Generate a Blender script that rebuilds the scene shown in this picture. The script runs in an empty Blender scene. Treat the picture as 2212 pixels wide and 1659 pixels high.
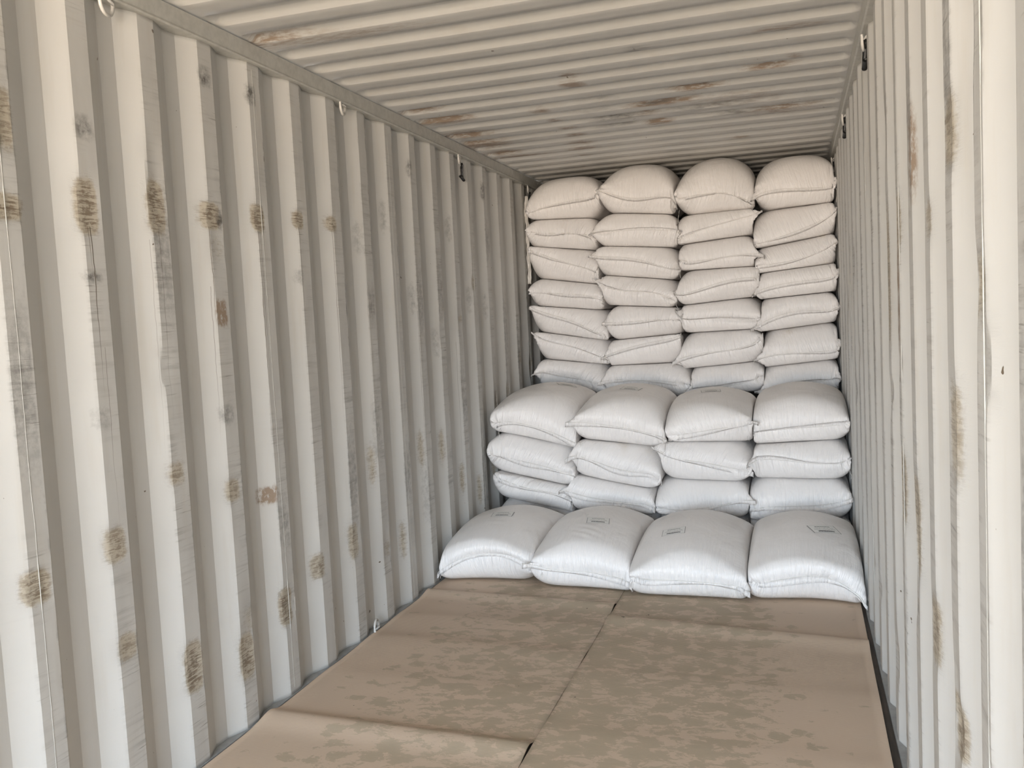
import bpy, math, random
import numpy as np
from mathutils import Vector, Matrix

SC = bpy.context.scene
COL = SC.collection

# ------------------------------------------------------------------ camera
W, H = 2.35, 2.672            # inner width and height of the container
CAMX, CAMZ = 2.0482, 1.5192
RV = Vector((0.9521, 0.3014, -0.0514)); UV_ = Vector((0.0273, 0.0838, 0.9961)); FV = Vector((-0.3046, 0.9498, -0.0715))
FPX = 1926.7
cam = bpy.data.cameras.new('camera'); co = bpy.data.objects.new('camera', cam); COL.objects.link(co)
RV.normalize(); FV = (FV - RV * FV.dot(RV)).normalized(); UV_ = RV.cross(FV)
m = Matrix((RV, UV_, -FV)).transposed().to_4x4(); m.translation = Vector((CAMX, 0, CAMZ))
co.matrix_world = m
cam.sensor_width = 36.0; cam.lens = FPX * 36.0 / 2212.0; cam.clip_start = 0.02
SC.camera = co

# ------------------------------------------------------------------ light
DOOR_Y = -3.2
world = bpy.data.worlds.new('daylight'); SC.world = world; world.use_nodes = True
wn, wl = world.node_tree.nodes, world.node_tree.links
wn.clear()
wo = wn.new('ShaderNodeOutputWorld'); bg = wn.new('ShaderNodeBackground'); tc = wn.new('ShaderNodeTexCoord')
sx = wn.new('ShaderNodeSeparateXYZ'); rp = wn.new('ShaderNodeValToRGB'); mr = wn.new('ShaderNodeMapRange')
mr.inputs['From Min'].default_value = -1; mr.inputs['From Max'].default_value = 1
wl.new(tc.outputs['Generated'], sx.inputs[0]); wl.new(sx.outputs['Z'], mr.inputs['Value'])
wl.new(mr.outputs[0], rp.inputs[0]); wl.new(rp.outputs[0], bg.inputs['Color']); wl.new(bg.outputs[0], wo.inputs['Surface'])
e = rp.color_ramp.elements
e[0].position = 0.0; e[0].color = (0.60, 0.49, 0.37, 1)
e[1].position = 1.0; e[1].color = (0.62, 0.80, 1.0, 1)
for p, c in ((0.42, (0.92, 0.77, 0.61, 1)), (0.485, (1.0, 0.85, 0.73, 1)), (0.515, (0.66, 0.77, 0.87, 1)), (0.65, (0.63, 0.77, 0.95, 1))):
    k = e.new(p); k.color = c
bg.inputs['Strength'].default_value = 30.5
# portal over the open container doors: daylight comes in there
pl = bpy.data.lights.new('door_opening_portal', 'AREA'); pl.shape = 'RECTANGLE'; pl.size = 2.6; pl.size_y = 2.9
pl.cycles.is_portal = True
po = bpy.data.objects.new('door_opening_portal', pl); COL.objects.link(po)
po.location = (W / 2, DOOR_Y - 0.01, H / 2); po.rotation_euler = (math.radians(90), 0, 0)

SC.view_settings.view_transform = 'Standard'; SC.view_settings.look = 'None'
SC.view_settings.gamma = 1; SC.view_settings.use_curve_mapping = False
SC.view_settings.exposure = 0.0
SC.cycles.diffuse_bounces = 5; SC.cycles.max_bounces = 6; SC.cycles.glossy_bounces = 2
SC.cycles.use_adaptive_sampling = True; SC.cycles.adaptive_threshold = 0.07; SC.cycles.adaptive_min_samples = 16; SC.cycles.use_denoising = True

# ------------------------------------------------------------------ helpers
def pr(o, label=None, cat=None, group=None, kind=None):
    if label: o['label'] = label
    if cat: o['category'] = cat
    if group: o['group'] = group
    if kind: o['kind'] = kind
    return o

def mesh(name, V, F, mat, parent=None, smooth=True, uvs=None, loc=(0, 0, 0), mats=None, midx=None, attrs=None):
    me = bpy.data.meshes.new(name)
    V = np.asarray(V, dtype=np.float64)
    me.from_pydata(V.tolist(), [], F if isinstance(F, list) else F.tolist())
    for a, dat in (attrs or {}).items():
        at = me.attributes.new(a, 'FLOAT', 'POINT'); at.data.foreach_set('value', np.asarray(dat, dtype=np.float32))
    if uvs is not None:
        ul = me.uv_layers.new(name='UVMap')
        li = np.empty(len(me.loops), dtype=np.int32); me.loops.foreach_get('vertex_index', li)
        ul.data.foreach_set('uv', np.asarray(uvs, dtype=np.float32)[li].ravel())
    if smooth: me.polygons.foreach_set('use_smooth', [True] * len(me.polygons))
    for mm in (mats or [mat]): me.materials.append(mm)
    if midx is not None: me.polygons.foreach_set('material_index', np.asarray(midx, dtype=np.int32))
    me.update()
    o = bpy.data.objects.new(name, me); COL.objects.link(o)
    o.location = loc
    if parent is not None: o.parent = parent
    return o

def grid_faces(nu, nv, wrap=False, flip=False):
    i = np.arange(nu if wrap else nu - 1); j = np.arange(nv - 1)
    I, J = np.meshgrid(i, j, indexing='ij'); I = I.ravel(); J = J.ravel(); I2 = (I + 1) % nu
    f = np.stack([I * nv + J, I2 * nv + J, I2 * nv + J + 1, I * nv + J + 1], 1)
    return f[:, ::-1] if flip else f

def box_data(x0, x1, y0, y1, z0, z1):
    V = [(x, y, z) for x in (x0, x1) for y in (y0, y1) for z in (z0, z1)]
    F = [(0, 1, 3, 2), (4, 6, 7, 5), (0, 4, 5, 1), (2, 3, 7, 6), (0, 2, 6, 4), (1, 5, 7, 3)]
    return V, F

def tube_data(pts, r, n=8, closed=False, rz=1.0):
    pts = [Vector(p) for p in pts]; V = []; F = []; N = len(pts)
    up = Vector((0.13, 0.2, 0.97))
    for i, p in enumerate(pts):
        a = pts[(i - 1) % N] if closed or i > 0 else p; b = pts[(i + 1) % N] if closed or i < N - 1 else p
        t = (b - a).normalized(); s = t.cross(up)
        if s.length < 1e-3: s = t.cross(Vector((1, 0, 0)))
        s.normalize(); q = s.cross(t)
        rr = r[i] if isinstance(r, (list, tuple)) else r
        for k in range(n):
            an = 2 * math.pi * k / n
            V.append(p + s * math.cos(an) * rr + q * math.sin(an) * rr * rz)
    for i in range(N if closed else N - 1):
        i2 = (i + 1) % N
        for k in range(n):
            F.append((i * n + k, i2 * n + k, i2 * n + (k + 1) % n, i * n + (k + 1) % n))
    if not closed:
        F.append(tuple(range(n))[::-1]); F.append(tuple((N - 1) * n + k for k in range(n)))
    return V, F

def merge(*parts):
    V = []; F = []
    for v, f in parts:
        b = len(V); V += [tuple(q) for q in v]; F += [tuple(i + b for i in g) for g in f]
    return V, F

# pixel -> world (only to read positions off the survey of the photograph)
def ray(px, py):
    return RV * ((px - 1106) / FPX) - UV_ * ((py - 829.5) / FPX) + FV
def on_y(px, py, Y):
    d = ray(px, py); t = Y / d.y; return CAMX + t * d.x, CAMZ + t * d.z

class NT:
    def __init__(s, name):
        s.m = bpy.data.materials.new(name); s.m.use_nodes = True; s.n = s.m.node_tree.nodes; s.l = s.m.node_tree.links
        s.b = s.n['Principled BSDF']
    def add(s, t, **kw):
        x = s.n.new(t)
        for k, v in kw.items():
            if hasattr(x, k): setattr(x, k, v)
            else: x.inputs[k.replace('_', ' ')].default_value = v
        return x
    def link(s, a, b): s.l.new(a, b)
    def noise(s, vec, scale, detail=4, rough=0.55, dist=0.0):
        x = s.add('ShaderNodeTexNoise'); x.inputs['Scale'].default_value = scale; x.inputs['Detail'].default_value = detail
        x.inputs['Roughness'].default_value = rough; x.inputs['Distortion'].default_value = dist
        if vec is not None: s.link(vec, x.inputs['Vector'])
        return x.outputs['Fac']
    def mapping(s, vec, sc=(1, 1, 1), rot=(0, 0, 0), loc=(0, 0, 0)):
        x = s.add('ShaderNodeMapping'); x.inputs['Scale'].default_value = sc; x.inputs['Rotation'].default_value = rot; x.inputs['Location'].default_value = loc
        s.link(vec, x.inputs['Vector']); return x.outputs[0]
    def ramp(s, fac, a, b, c0=0.0, c1=1.0):
        x = s.add('ShaderNodeMapRange'); x.clamp = True
        x.inputs['From Min'].default_value = a; x.inputs['From Max'].default_value = b
        x.inputs['To Min'].default_value = c0; x.inputs['To Max'].default_value = c1
        s.link(fac, x.inputs['Value']); return x.outputs[0]
    def math(s, op, a, b=None):
        x = s.add('ShaderNodeMath'); x.operation = op
        for i, v in enumerate((a, b)):
            if v is None: continue
            if isinstance(v, (int, float)): x.inputs[i].default_value = v
            else: s.link(v, x.inputs[i])
        return x.outputs[0]
    def mix(s, fac, a, b):
        x = s.add('ShaderNodeMix'); x.data_type = 'RGBA'
        for i, v in ((0, fac), (6, a), (7, b)):
            if isinstance(v, (int, float)): x.inputs[i].default_value = v
            elif isinstance(v, tuple): x.inputs[i].default_value = v if len(v) == 4 else (*v, 1)
            else: s.link(v, x.inputs[i])
        return x.outputs[2]
    def attr(s, name):
        x = s.add('ShaderNodeAttribute'); x.attribute_name = name; return x.outputs['Fac']
    def obj(s): return s.add('ShaderNodeTexCoord').outputs['Object']
    def bump(s, h, strength=0.3, dist=0.01, prev=None):
        x = s.add('ShaderNodeBump'); x.inputs['Strength'].default_value = strength; x.inputs['Distance'].default_value = dist
        s.link(h, x.inputs['Height'])
        if prev is not None: s.link(prev, x.inputs['Normal'])
        return x.outputs[0]

def simple(name, col, rough=0.5, metal=0.0):
    t = NT(name); t.b.inputs['Base Color'].default_value = (*col, 1); t.b.inputs['Roughness'].default_value = rough
    t.b.inputs['Metallic'].default_value = metal
    o = t.obj(); f = t.noise(o, 30, 3)
    t.link(t.mix(t.ramp(f, 0.35, 0.7), (*col, 1), tuple(c * 0.82 for c in col)), t.b.inputs['Base Color'])
    return t.m

# ------------------------------------------------------------------ materials
PAINT = (0.575, 0.565, 0.535)
def paint_material(name, roof=False, drips=()):
    t = NT(name); o = t.obj()
    base = t.mix(t.ramp(t.noise(o, 1.6, 3), 0.35, 0.7), PAINT, tuple(c * 0.93 for c in PAINT))
    grime = t.attr('grime'); scuff = t.attr('scuff'); rust = t.attr('rust')
    # faint yellowish drips and dust
    soft = t.noise(t.mapping(o, (3, 9, 0.8)), 2.0, 5)
    base = t.mix(t.math('MULTIPLY', t.ramp(soft, 0.55, 0.8), 0.28), base, (0.43, 0.37, 0.28))
    spk = t.noise(o, 26, 2)
    base = t.mix(t.ramp(spk, 0.768, 0.78), base, (0.13, 0.10, 0.07))
    # long horizontal rub marks left by cargo (run along the container)
    s1 = t.noise(t.mapping(o, (2, 2.4, 46), rot=(0.16, 0, 0)), 1.0, 6, 0.65, 0.3)
    s2 = t.noise(t.mapping(o, (2, 5.0, 120), rot=(-0.10, 0, 0)), 1.0, 4, 0.6)
    s3 = t.noise(t.mapping(o, (3, 3, 2.2)), 1.4, 3)
    rub = t.math('MULTIPLY', t.ramp(s1, 0.50, 0.66), t.ramp(s3, 0.42, 0.62))
    rub = t.math('MULTIPLY', rub, scuff)
    base = t.mix(t.math('MULTIPLY', rub, 0.55), base, (0.20, 0.185, 0.165))
    allo = t.math('MULTIPLY', t.ramp(t.noise(t.mapping(o, (4, 8, 2.5)), 1.2, 4), 0.35, 0.7), scuff)
    base = t.mix(t.math('MULTIPLY', allo, 0.34), base, (0.37, 0.35, 0.32))
    fine = t.math('MULTIPLY', t.ramp(s2, 0.60, 0.67), t.math('MULTIPLY', scuff, t.ramp(s3, 0.45, 0.60)))
    base = t.mix(t.math('MULTIPLY', fine, 0.6), base, (0.13, 0.11, 0.09))
    # gouged brown patches
    g1 = t.noise(t.mapping(o, (6, 16, 120), rot=(0.10, 0, 0)), 1.0, 5, 0.7, 0.9)
    g2 = t.noise(o, 38, 6, 0.7)
    gm = t.math('MULTIPLY', grime, t.ramp(t.math('ADD', t.math('MULTIPLY', g1, 0.65), t.math('MULTIPLY', g2, 0.35)), 0.46, 0.55))
    gl = t.ramp(t.math('ADD', grime, t.math('MULTIPLY', g2, 0.5)), 0.50, 0.72)
    base = t.mix(t.math('MULTIPLY', gl, 0.7), base, (0.44, 0.375, 0.27))
    base = t.mix(t.math('MULTIPLY', t.ramp(gm, 0.10, 0.75), 0.72), base, (0.135, 0.092, 0.055))
    # rust
    r1 = t.noise(t.mapping(o, (14, 60, 9) if roof else (9, 14, 9)), 1.0 if roof else 3.0, 6, 0.72)
    rm = t.ramp(t.math('MULTIPLY', rust, t.ramp(r1, 0.33, 0.60)), 0.08, 0.42)
    base = t.mix(t.math('MULTIPLY', rm, 0.8), base, (0.235, 0.150, 0.085))
    drk = t.attr('dark')
    dn = t.noise(t.mapping(o, (5, 20, 20)), 1.5, 6, 0.7)
    base = t.mix(t.math('MULTIPLY', t.ramp(t.math('MULTIPLY', drk, t.ramp(dn, 0.30, 0.62)), 0.1, 0.75), 0.85), base, (0.075, 0.068, 0.06))
    if drips:
        sp = t.add('ShaderNodeSeparateXYZ'); t.link(o, sp.inputs[0])
        wob = t.math('MULTIPLY', t.math('SUBTRACT', t.noise(t.mapping(o, (0, 0, 3.0)), 1.0, 4, 0.6), 0.5), 0.035)
        yy = t.math('ADD', sp.outputs[1], wob)
        for (dy, z0, z1, wd, st) in drips:
            near = t.math('LESS_THAN', t.math('ABSOLUTE', t.math('SUBTRACT', yy, dy)), wd)
            fade = t.ramp(sp.outputs[2], z0, z0 + (z1 - z0) * .6); cut = t.math('LESS_THAN', sp.outputs[2], z1)
            base = t.mix(t.math('MULTIPLY', t.math('MULTIPLY', near, t.math('MULTIPLY', fade, cut)), st), base, (0.10, 0.075, 0.05))
    t.link(base, t.b.inputs['Base Color'])
    t.link(t.ramp(t.noise(o, 3, 3), 0.3, 0.7, 0.42, 0.58), t.b.inputs['Roughness'])
    t.b.inputs['Specular IOR Level'].default_value = 0.38
    h = t.math('ADD', t.math('MULTIPLY', t.noise(o, 3.2, 2), 0.9), t.math('MULTIPLY', gm, 0.5))
    t.link(t.bump(h, 0.35, 0.012), t.b.inputs['Normal'])
    return t.m
DRIPS = [(2.245, 1.35, 1.87, .0016, .95), (2.236, 1.72, 1.87, .0012, .7), (2.262, .9, 1.5, .0010, .6), (2.555, 1.2, 1.88, .0011, .6), (2.512, 1.1, 1.85, .0008, .45), (2.835, 1.5, 1.92, .0015, .8), (2.822, 1.1, 1.7, .0010, .6),
         (3.150, .9, 1.93, .0014, .8), (3.163, 1.2, 1.93, .0012, .8), (3.180, 1.3, 1.9, .0010, .5), (3.465, 1.5, 1.97, .0013, .7), (3.765, 1.0, 1.98, .0012, .6), (4.08, 1.1, 1.9, .0012, .4), (4.7, .6, 1.6, .0012, .5), (5.3, .5, 1.4, .0014, .5)]
M_WALL = paint_material('painted_steel_wall', drips=DRIPS); M_WALLR = paint_material('painted_steel_wall_right'); M_ROOF = paint_material('painted_steel_roof', True)
M_RAIL = simple('painted_steel_rail', (0.49, 0.482, 0.44), 0.45)
M_SILL = simple('dusty_steel_sill', (0.33, 0.33, 0.32), 0.6)
M_RING = simple('white_painted_steel_ring', (0.62, 0.60, 0.56), 0.4)
M_BLACK = simple('black_plastic', (0.008, 0.008, 0.008), 0.45)
M_STRAP = simple('white_liner_film', (0.66, 0.63, 0.58), 0.35)
M_THREAD = simple('off_white_thread', (0.74, 0.71, 0.66), 0.7)

def wood():
    t = NT('dark_plywood_floor'); o = t.obj()
    f = t.noise(t.mapping(o, (30, 2, 1)), 1.5, 6, 0.7)
    t.link(t.mix(t.ramp(f, 0.35, 0.65), (0.035, 0.027, 0.02), (0.085, 0.066, 0.05)), t.b.inputs['Base Color'])
    t.b.inputs['Roughness'].default_value = 0.75
    t.link(t.bump(f, 0.5, 0.004), t.b.inputs['Normal']); return t.m
M_FLOOR = wood()

def card():
    t = NT('corrugated_kraft_board'); o = t.obj()
    wet = t.attr('wet')
    n1 = t.noise(t.mapping(o, (11, 17, 1)), 1.25, 8, 0.70, 0.4)
    vo = t.add('ShaderNodeTexVoronoi'); vo.inputs['Scale'].default_value = 8.5; vo.inputs['Randomness'].default_value = 1.0
    t.link(t.mapping(o, (1.0, 1.15, 1)), vo.inputs['Vector'])
    blob = t.ramp(vo.outputs['Distance'], 0.18, 0.50, 0.15, -0.04)
    lvl = t.math('ADD', t.math('ADD', n1, blob), wet)
    lvl = t.math('ADD', lvl, t.math('MULTIPLY', t.math('SUBTRACT', t.noise(t.mapping(o, (60, 150, 1)), 1.0, 4, 0.7), 0.5), 0.16)); m = t.ramp(lvl, 0.505, 0.555)
    m2 = t.ramp(lvl, 0.60, 0.78)
    dry = t.mix(t.ramp(t.noise(o, 1.2, 2), 0.35, 0.65), (0.60, 0.465, 0.35), (0.57, 0.445, 0.335))
    c = t.mix(t.math('MULTIPLY', m, 0.9), dry, (0.445, 0.36, 0.262))
    c = t.mix(t.math('MULTIPLY', m2, 0.35), c, (0.40, 0.338, 0.24))
    wr = t.add('ShaderNodeTexWave'); wr.wave_type = 'BANDS'; wr.bands_direction = 'Y'; wr.inputs['Scale'].default_value = 44
    wr.inputs['Distortion'].default_value = 0.15; t.link(o, wr.inputs['Vector'])
    st = t.noise(t.mapping(o, (8, 300, 1)), 1.0, 3, 0.6)
    pale = t.math('MULTIPLY', t.ramp(st, 0.58, 0.70), t.ramp(t.noise(o, 5, 4), 0.42, 0.62))
    c = t.mix(t.math('MULTIPLY', pale, 0.42), c, (0.70, 0.60, 0.47))
    c = t.mix(t.ramp(t.noise(o, 21, 2), 0.790, 0.797), c, (0.05, 0.04, 0.03))
    t.link(c, t.b.inputs['Base Color'])
    t.link(t.math('SUBTRACT', 0.62, t.math('MULTIPLY', m, -0.1)), t.b.inputs['Roughness'])
    t.b.inputs['Specular IOR Level'].default_value = 0.3
    h = t.math('ADD', t.math('MULTIPLY', wr.outputs['Fac'], 0.25), t.math('MULTIPLY', t.noise(o, 60, 3), 0.15))
    t.link(t.bump(h, 0.7, 0.002), t.b.inputs['Normal'])
    return t.m
M_CARD = card()

def sack(name, hem=False):
    t = NT(name)
    uv = t.add('ShaderNodeUVMap').outputs[0]; o = t.obj()
    base = t.mix(t.ramp(t.noise(o, 5, 4), 0.35, 0.7), (0.885, 0.855, 0.83), (0.84, 0.81, 0.785))
    st = t.attr('stain')
    base = t.mix(t.math('MULTIPLY', st, t.ramp(t.noise(o, 16, 5, 0.7), 0.35, 0.65)), base, (0.60, 0.50, 0.36))
    t.link(base, t.b.inputs['Base Color'])
    t.b.inputs['Roughness'].default_value = 0.36
    t.b.inputs['Specular IOR Level'].default_value = 0.55
    sub = t.b.inputs.get('Subsurface Weight')
    # woven tape, and fine pleats that run from the sewn hem
    w1 = t.add('ShaderNodeTexWave'); w1.wave_type = 'BANDS'; w1.bands_direction = 'X'; w1.inputs['Scale'].default_value = 60
    w2 = t.add('ShaderNodeTexWave'); w2.wave_type = 'BANDS'; w2.bands_direction = 'Y'; w2.inputs['Scale'].default_value = 60
    t.link(uv, w1.inputs['Vector']); t.link(uv, w2.inputs['Vector'])
    weave = t.math('MULTIPLY', w1.outputs['Fac'], w2.outputs['Fac'])
    pl_ = t.noise(t.mapping(uv, (62, 6, 1)), 1.0, 4, 0.62, 0.3)
    pleat = t.attr('pleat')
    cr = t.noise(t.mapping(o, (1, 0.8, 1)), 5.0, 4, 0.5, 0.9)
    h = t.math('ADD', t.math('MULTIPLY', t.math('MULTIPLY', pl_, pleat), 1.35), t.math('MULTIPLY', cr, 0.75))
    n = t.bump(h, 0.8, 0.016)
    n = t.bump(weave, 0.12, 0.0008, n)
    t.link(n, t.b.inputs['Normal'])
    return t.m
M_SACK = sack('woven_polypropylene'); M_HEM = sack('folded_woven_hem')

def label_mat():
    t = NT('printed_paper_label')
    uv = t.add('ShaderNodeUVMap').outputs[0]
    sp = t.add('ShaderNodeSeparateXYZ'); t.link(uv, sp.inputs[0]); X, Y = sp.outputs[0], sp.outputs[1]
    def rng(v, a, b): return t.math('MULTIPLY', t.math('GREATER_THAN', v, a), t.math('LESS_THAN', v, b))
    ink = None
    for (x0, x1, y0, y1, dens, sx_, amt) in ((0.20, 0.80, 0.12, 0.27, 0.40, 26, 0.95), (0.12, 0.90, 0.40, 0.46, 0.45, 40, 0.55), (0.16, 0.86, 0.54, 0.60, 0.47, 38, 0.45), (0.22, 0.78, 0.70, 0.80, 0.42, 30, 0.75)):
        w = t.add('ShaderNodeTexNoise'); w.inputs['Scale'].default_value = 1.0; w.inputs['Detail'].default_value = 3
        t.link(t.mapping(uv, (sx_, 14, 1), loc=(x0 * 31, y0 * 77, 0)), w.inputs['Vector'])
        g = t.math('MULTIPLY', t.math('GREATER_THAN', w.outputs['Fac'], dens), t.math('MULTIPLY', rng(X, x0, x1), rng(Y, y0, y1)))
        g = t.math('MULTIPLY', g, amt)
        ink = g if ink is None else t.math('MAXIMUM', ink, g)
    fr = t.math('SUBTRACT', 1.0, t.math('MULTIPLY', rng(X, 0.02, 0.98), 1.0))
    fr2 = t.math('SUBTRACT', 1.0, rng(Y, 0.025, 0.975))
    ink = t.math('MAXIMUM', ink, t.math('MAXIMUM', t.math('MULTIPLY', fr, 0.8), t.math('MULTIPLY', fr2, 0.3)))
    t.link(t.mix(ink, (0.84, 0.83, 0.80), (0.10, 0.10, 0.10)), t.b.inputs['Base Color'])
    t.b.inputs['Roughness'].default_value = 0.5
    return t.m
M_LABEL = label_mat()

# ------------------------------------------------------------------ container
Y0, Y1 = DOOR_Y, 8.83
PITCH, DEP, FLAT, SLOPE = 0.3112, 0.0325, 0.078, 0.081
rng = np.random.default_rng(7)

def wall(name, side, far_edge, blobs):
    """corrugated side wall, dented and scraped on the flats that cargo touches"""
    k0 = int((Y0 - far_edge) / PITCH) - 1
    ys = []; xs = []; fl = []
    outer = PITCH - FLAT - 2 * SLOPE
    k = k0
    while True:
        e0 = far_edge + k * PITCH
        seg = [(e0 - FLAT, 0, 1), (e0 - FLAT * 0.8, 0, 1), (e0 - FLAT * 0.55, 0, 1), (e0 - FLAT * 0.3, 0, 1), (e0 - FLAT * .12, 0, 1), (e0, 0.0, 1),
               (e0 + SLOPE * 0.12, DEP * 0.12, 0), (e0 + SLOPE * 0.5, DEP * 0.5, 0), (e0 + SLOPE, DEP, 0), (e0 + SLOPE + outer * 0.5, DEP, 0),
               (e0 + SLOPE + outer, DEP, 0), (e0 + SLOPE * 1.5 + outer, DEP * 0.5, 0), (e0 + PITCH - FLAT - 0.012, DEP * 0.15, 0.0)]
        for s in seg:
            if Y0 <= s[0] <= Y1: ys.append(s[0]); xs.append(s[1]); fl.append(s[2])
        k += 1
        if e0 > Y1: break
    ys = np.array(ys); xs = np.array(xs); fl = np.array(fl, float)
    zs = np.linspace(0.0, 2.60, 131)
    Yg, Zg = np.meshgrid(ys, zs, indexing='ij'); Dg = np.repeat(xs[:, None], len(zs), 1); Fg = np.repeat(fl[:, None], len(zs), 1)
    grime = np.zeros_like(Yg); rust = np.zeros_like(Yg); dark = np.zeros_like(Yg)
    dent = np.zeros_like(Yg)
    for (by, bz, ry, rz, kind, amt) in blobs:
        g = np.exp(-((Yg - by) / ry) ** 4 - ((Zg - bz) / rz) ** 4)
        if kind == 'g': grime = np.maximum(grime, g * amt); dent += g * 0.004 * amt
        elif kind == 'r': rust = np.maximum(rust, g * amt)
        elif kind == 'd': dark = np.maximum(dark, g * amt)
    # random dents on the flats
    for _ in range(60):
        kk = rng.integers(k0, k); by = far_edge + kk * PITCH - FLAT * rng.uniform(0.0, 1.0); bz = rng.uniform(0.1, 2.1)
        g = np.exp(-((Yg - by) / 0.045) ** 2 - ((Zg - bz) / rng.uniform(0.03, 0.12)) ** 2)
        dent += g * rng.uniform(0.002, 0.007)
        if rng.random() < 0.5:
            ga = np.exp(-((Yg - by) / 0.05) ** 4 - ((Zg - bz) / rng.uniform(0.03, 0.10)) ** 4); grime = np.maximum(grime, ga * rng.uniform(0.2, 0.5) * (0.4 + 0.6 * Fg))
    # grime caught along the bends
    for kk in range(k0, k + 1):
        e0 = far_edge + kk * PITCH
        nz = sum(np.sin(zs * f_ + rng.uniform(0, 6)) for f_ in (2.3, 5.1, 11.0, 23.0, 47.0)) / 2.2
        ln_ = np.clip(nz * .5 + .25, 0, 1) * rng.uniform(0.45, 1.0)
        for yy_, a_ in ((e0, 0.9), (e0 - FLAT, 0.35)):
            col_ = np.abs(ys - yy_) < 0.002
            dark[col_] = np.maximum(dark[col_], ln_[None, :] * a_)
        if kk % 2 == 0 or far_edge + kk * PITCH > 4.0:   # long smears down the rubbed flats further in
            sm = (ys > e0 - FLAT - .001) & (ys < e0 - .005); c_ = rng.uniform(.5, 2.2); w_ = rng.uniform(.1, .4)
            dark[sm] = np.maximum(dark[sm], (.45 * np.exp(-((zs - c_) / w_) ** 2))[None, :])
    scuff = Fg * (0.55 + 0.45 * np.clip((2.45 - Zg) / 0.5, 0, 1)) + 0.03
    X = -(Dg + dent * (0.35 + Fg))
    X = X if side == 'left' else W - X
    V = np.stack([X, Yg, Zg], -1).reshape(-1, 3)
    F = grid_faces(len(ys), len(zs), flip=(side == 'left'))
    o = mesh(name, V, F, M_WALL if side == 'left' else M_WALLR, attrs={'grime': grime.ravel(), 'scuff': scuff.ravel(), 'rust': rust.ravel(), 'dark': dark.ravel()})
    o.data.set_sharp_from_angle(angle=math.radians(11))
    mod = o.modifiers.new('plate', 'SOLIDIFY'); mod.thickness = 0.002; mod.offset = -1.0
    return pr(o, kind='structure')

LB = [(2.24, 1.93, .04, .085, 'g', 1.0), (2.555, 1.96, .04, .09, 'g', 1.0), (2.85, 1.96, .05, .05, 'g', 1.0), (3.16, 1.98, .04, .055, 'g', .9),
      (3.468, 2.00, .04, .04, 'g', .8), (3.768, 2.01, .04, .035, 'g', .8), (1.945, 1.90, .05, .04, 'g', .8), (1.96, 2.14, .03, .10, 'g', .6),
      (2.90, 1.95, .02, .035, 'd', 1.0), (2.24, 1.715, .035, .016, 'd', 1.0), (2.25, 2.17, .035, .035, 'd', .8), (2.87, 2.47, .035, .035, 'd', .9),
      (3.166, 2.47, .03, .04, 'd', .9), (4.70, 2.40, .03, .05, 'd', .7), (5.95, 2.42, .03, .06, 'd', .9), (2.87, 1.60, .03, .05, 'r', 1.0),
      (2.562, .36, .045, .09, 'g', 1.0), (2.873, .28, .045, .09, 'g', .9), (3.167, .38, .045, .08, 'g', .9), (2.24, .88, .045, .06, 'g', .7),
      (2.255, .55, .045, .05, 'g', .6), (1.929, .84, .05, .05, 'g', .8), (3.11, .86, .05, .035, 'r', 1.0), (3.45, .47, .045, .06, 'g', .7),
      (3.78, .5, .045, .10, 'g', .6), (2.86, .93, .045, .05, 'g', .6), (2.55, 1.05, .045, .05, 'g', .5), (4.1, 1.0, .045, .2, 'd', .4), (3.45, 1.75, .03, .04, 'd', .5),
      (2.23, 1.28, .04, .04, 'd', .4), (2.86, 1.22, .04, .04, 'd', .6), (4.70, .55, .045, .2, 'd', .4)]
for k in range(7):
    LB.append((4.08 + .3112 * k - .04, 1.9 + rng.uniform(-.5, .4), .035, .1, 'd', .45))
    LB.append((4.08 + .3112 * k - .04, .5 + rng.uniform(-.3, .4), .035, .12, 'g', .5))
RB = [(1.98, 0.62, .05, .06, 'g', .9), (1.99, 1.85, .05, .08, 'g', .6), (1.98, 1.25, .05, .12, 'g', .5), (1.62, .62, .05, .08, 'g', .9), (2.0, 2.0, .04, .12, 'd', .5),
      (2.3, .72, .05, .09, 'g', .7), (2.62, .9, .05, .15, 'g', .8), (2.93, .95, .05, .12, 'g', .8), (2.6, 1.9, .04, .12, 'r', .7), (2.95, 1.55, .04, .2, 'r', .6),
      (3.25, 1.6, .05, .25, 'g', .6), (3.9, 1.4, .05, .3, 'd', .5), (4.5, 1.5, .05, .3, 'd', .5), (5.2, 1.3, .05, .3, 'd', .4), (2.93, 1.75, .05, .1, 'g', .6)]
wall('wall_left', 'left', 0.1164, LB)
wall('wall_right', 'right', 0.173, RB)

# weld beads where two wall panels meet
def bead(name, x, y, seed):
    r2 = np.random.default_rng(seed)
    zs = np.linspace(0.03, 2.57, 60); wob = np.cumsum(r2.normal(0, .0006, 60)); wob -= np.linspace(wob[0], wob[-1], 60)
    v, f = tube_data([(x, y + wob[i], z) for i, z in enumerate(zs)], 0.0014, 6)
    pr(mesh(name, v, f, M_RAIL), kind='structure')
n = 1
for i in range(5): bead('trim_%d' % n, 0.0015, 1.937 + 1.2448 * i, n); n += 1
for i in range(5): bead('trim_%d' % n, W - 0.0015, 1.665 + 1.2448 * i, n); n += 1

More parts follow.
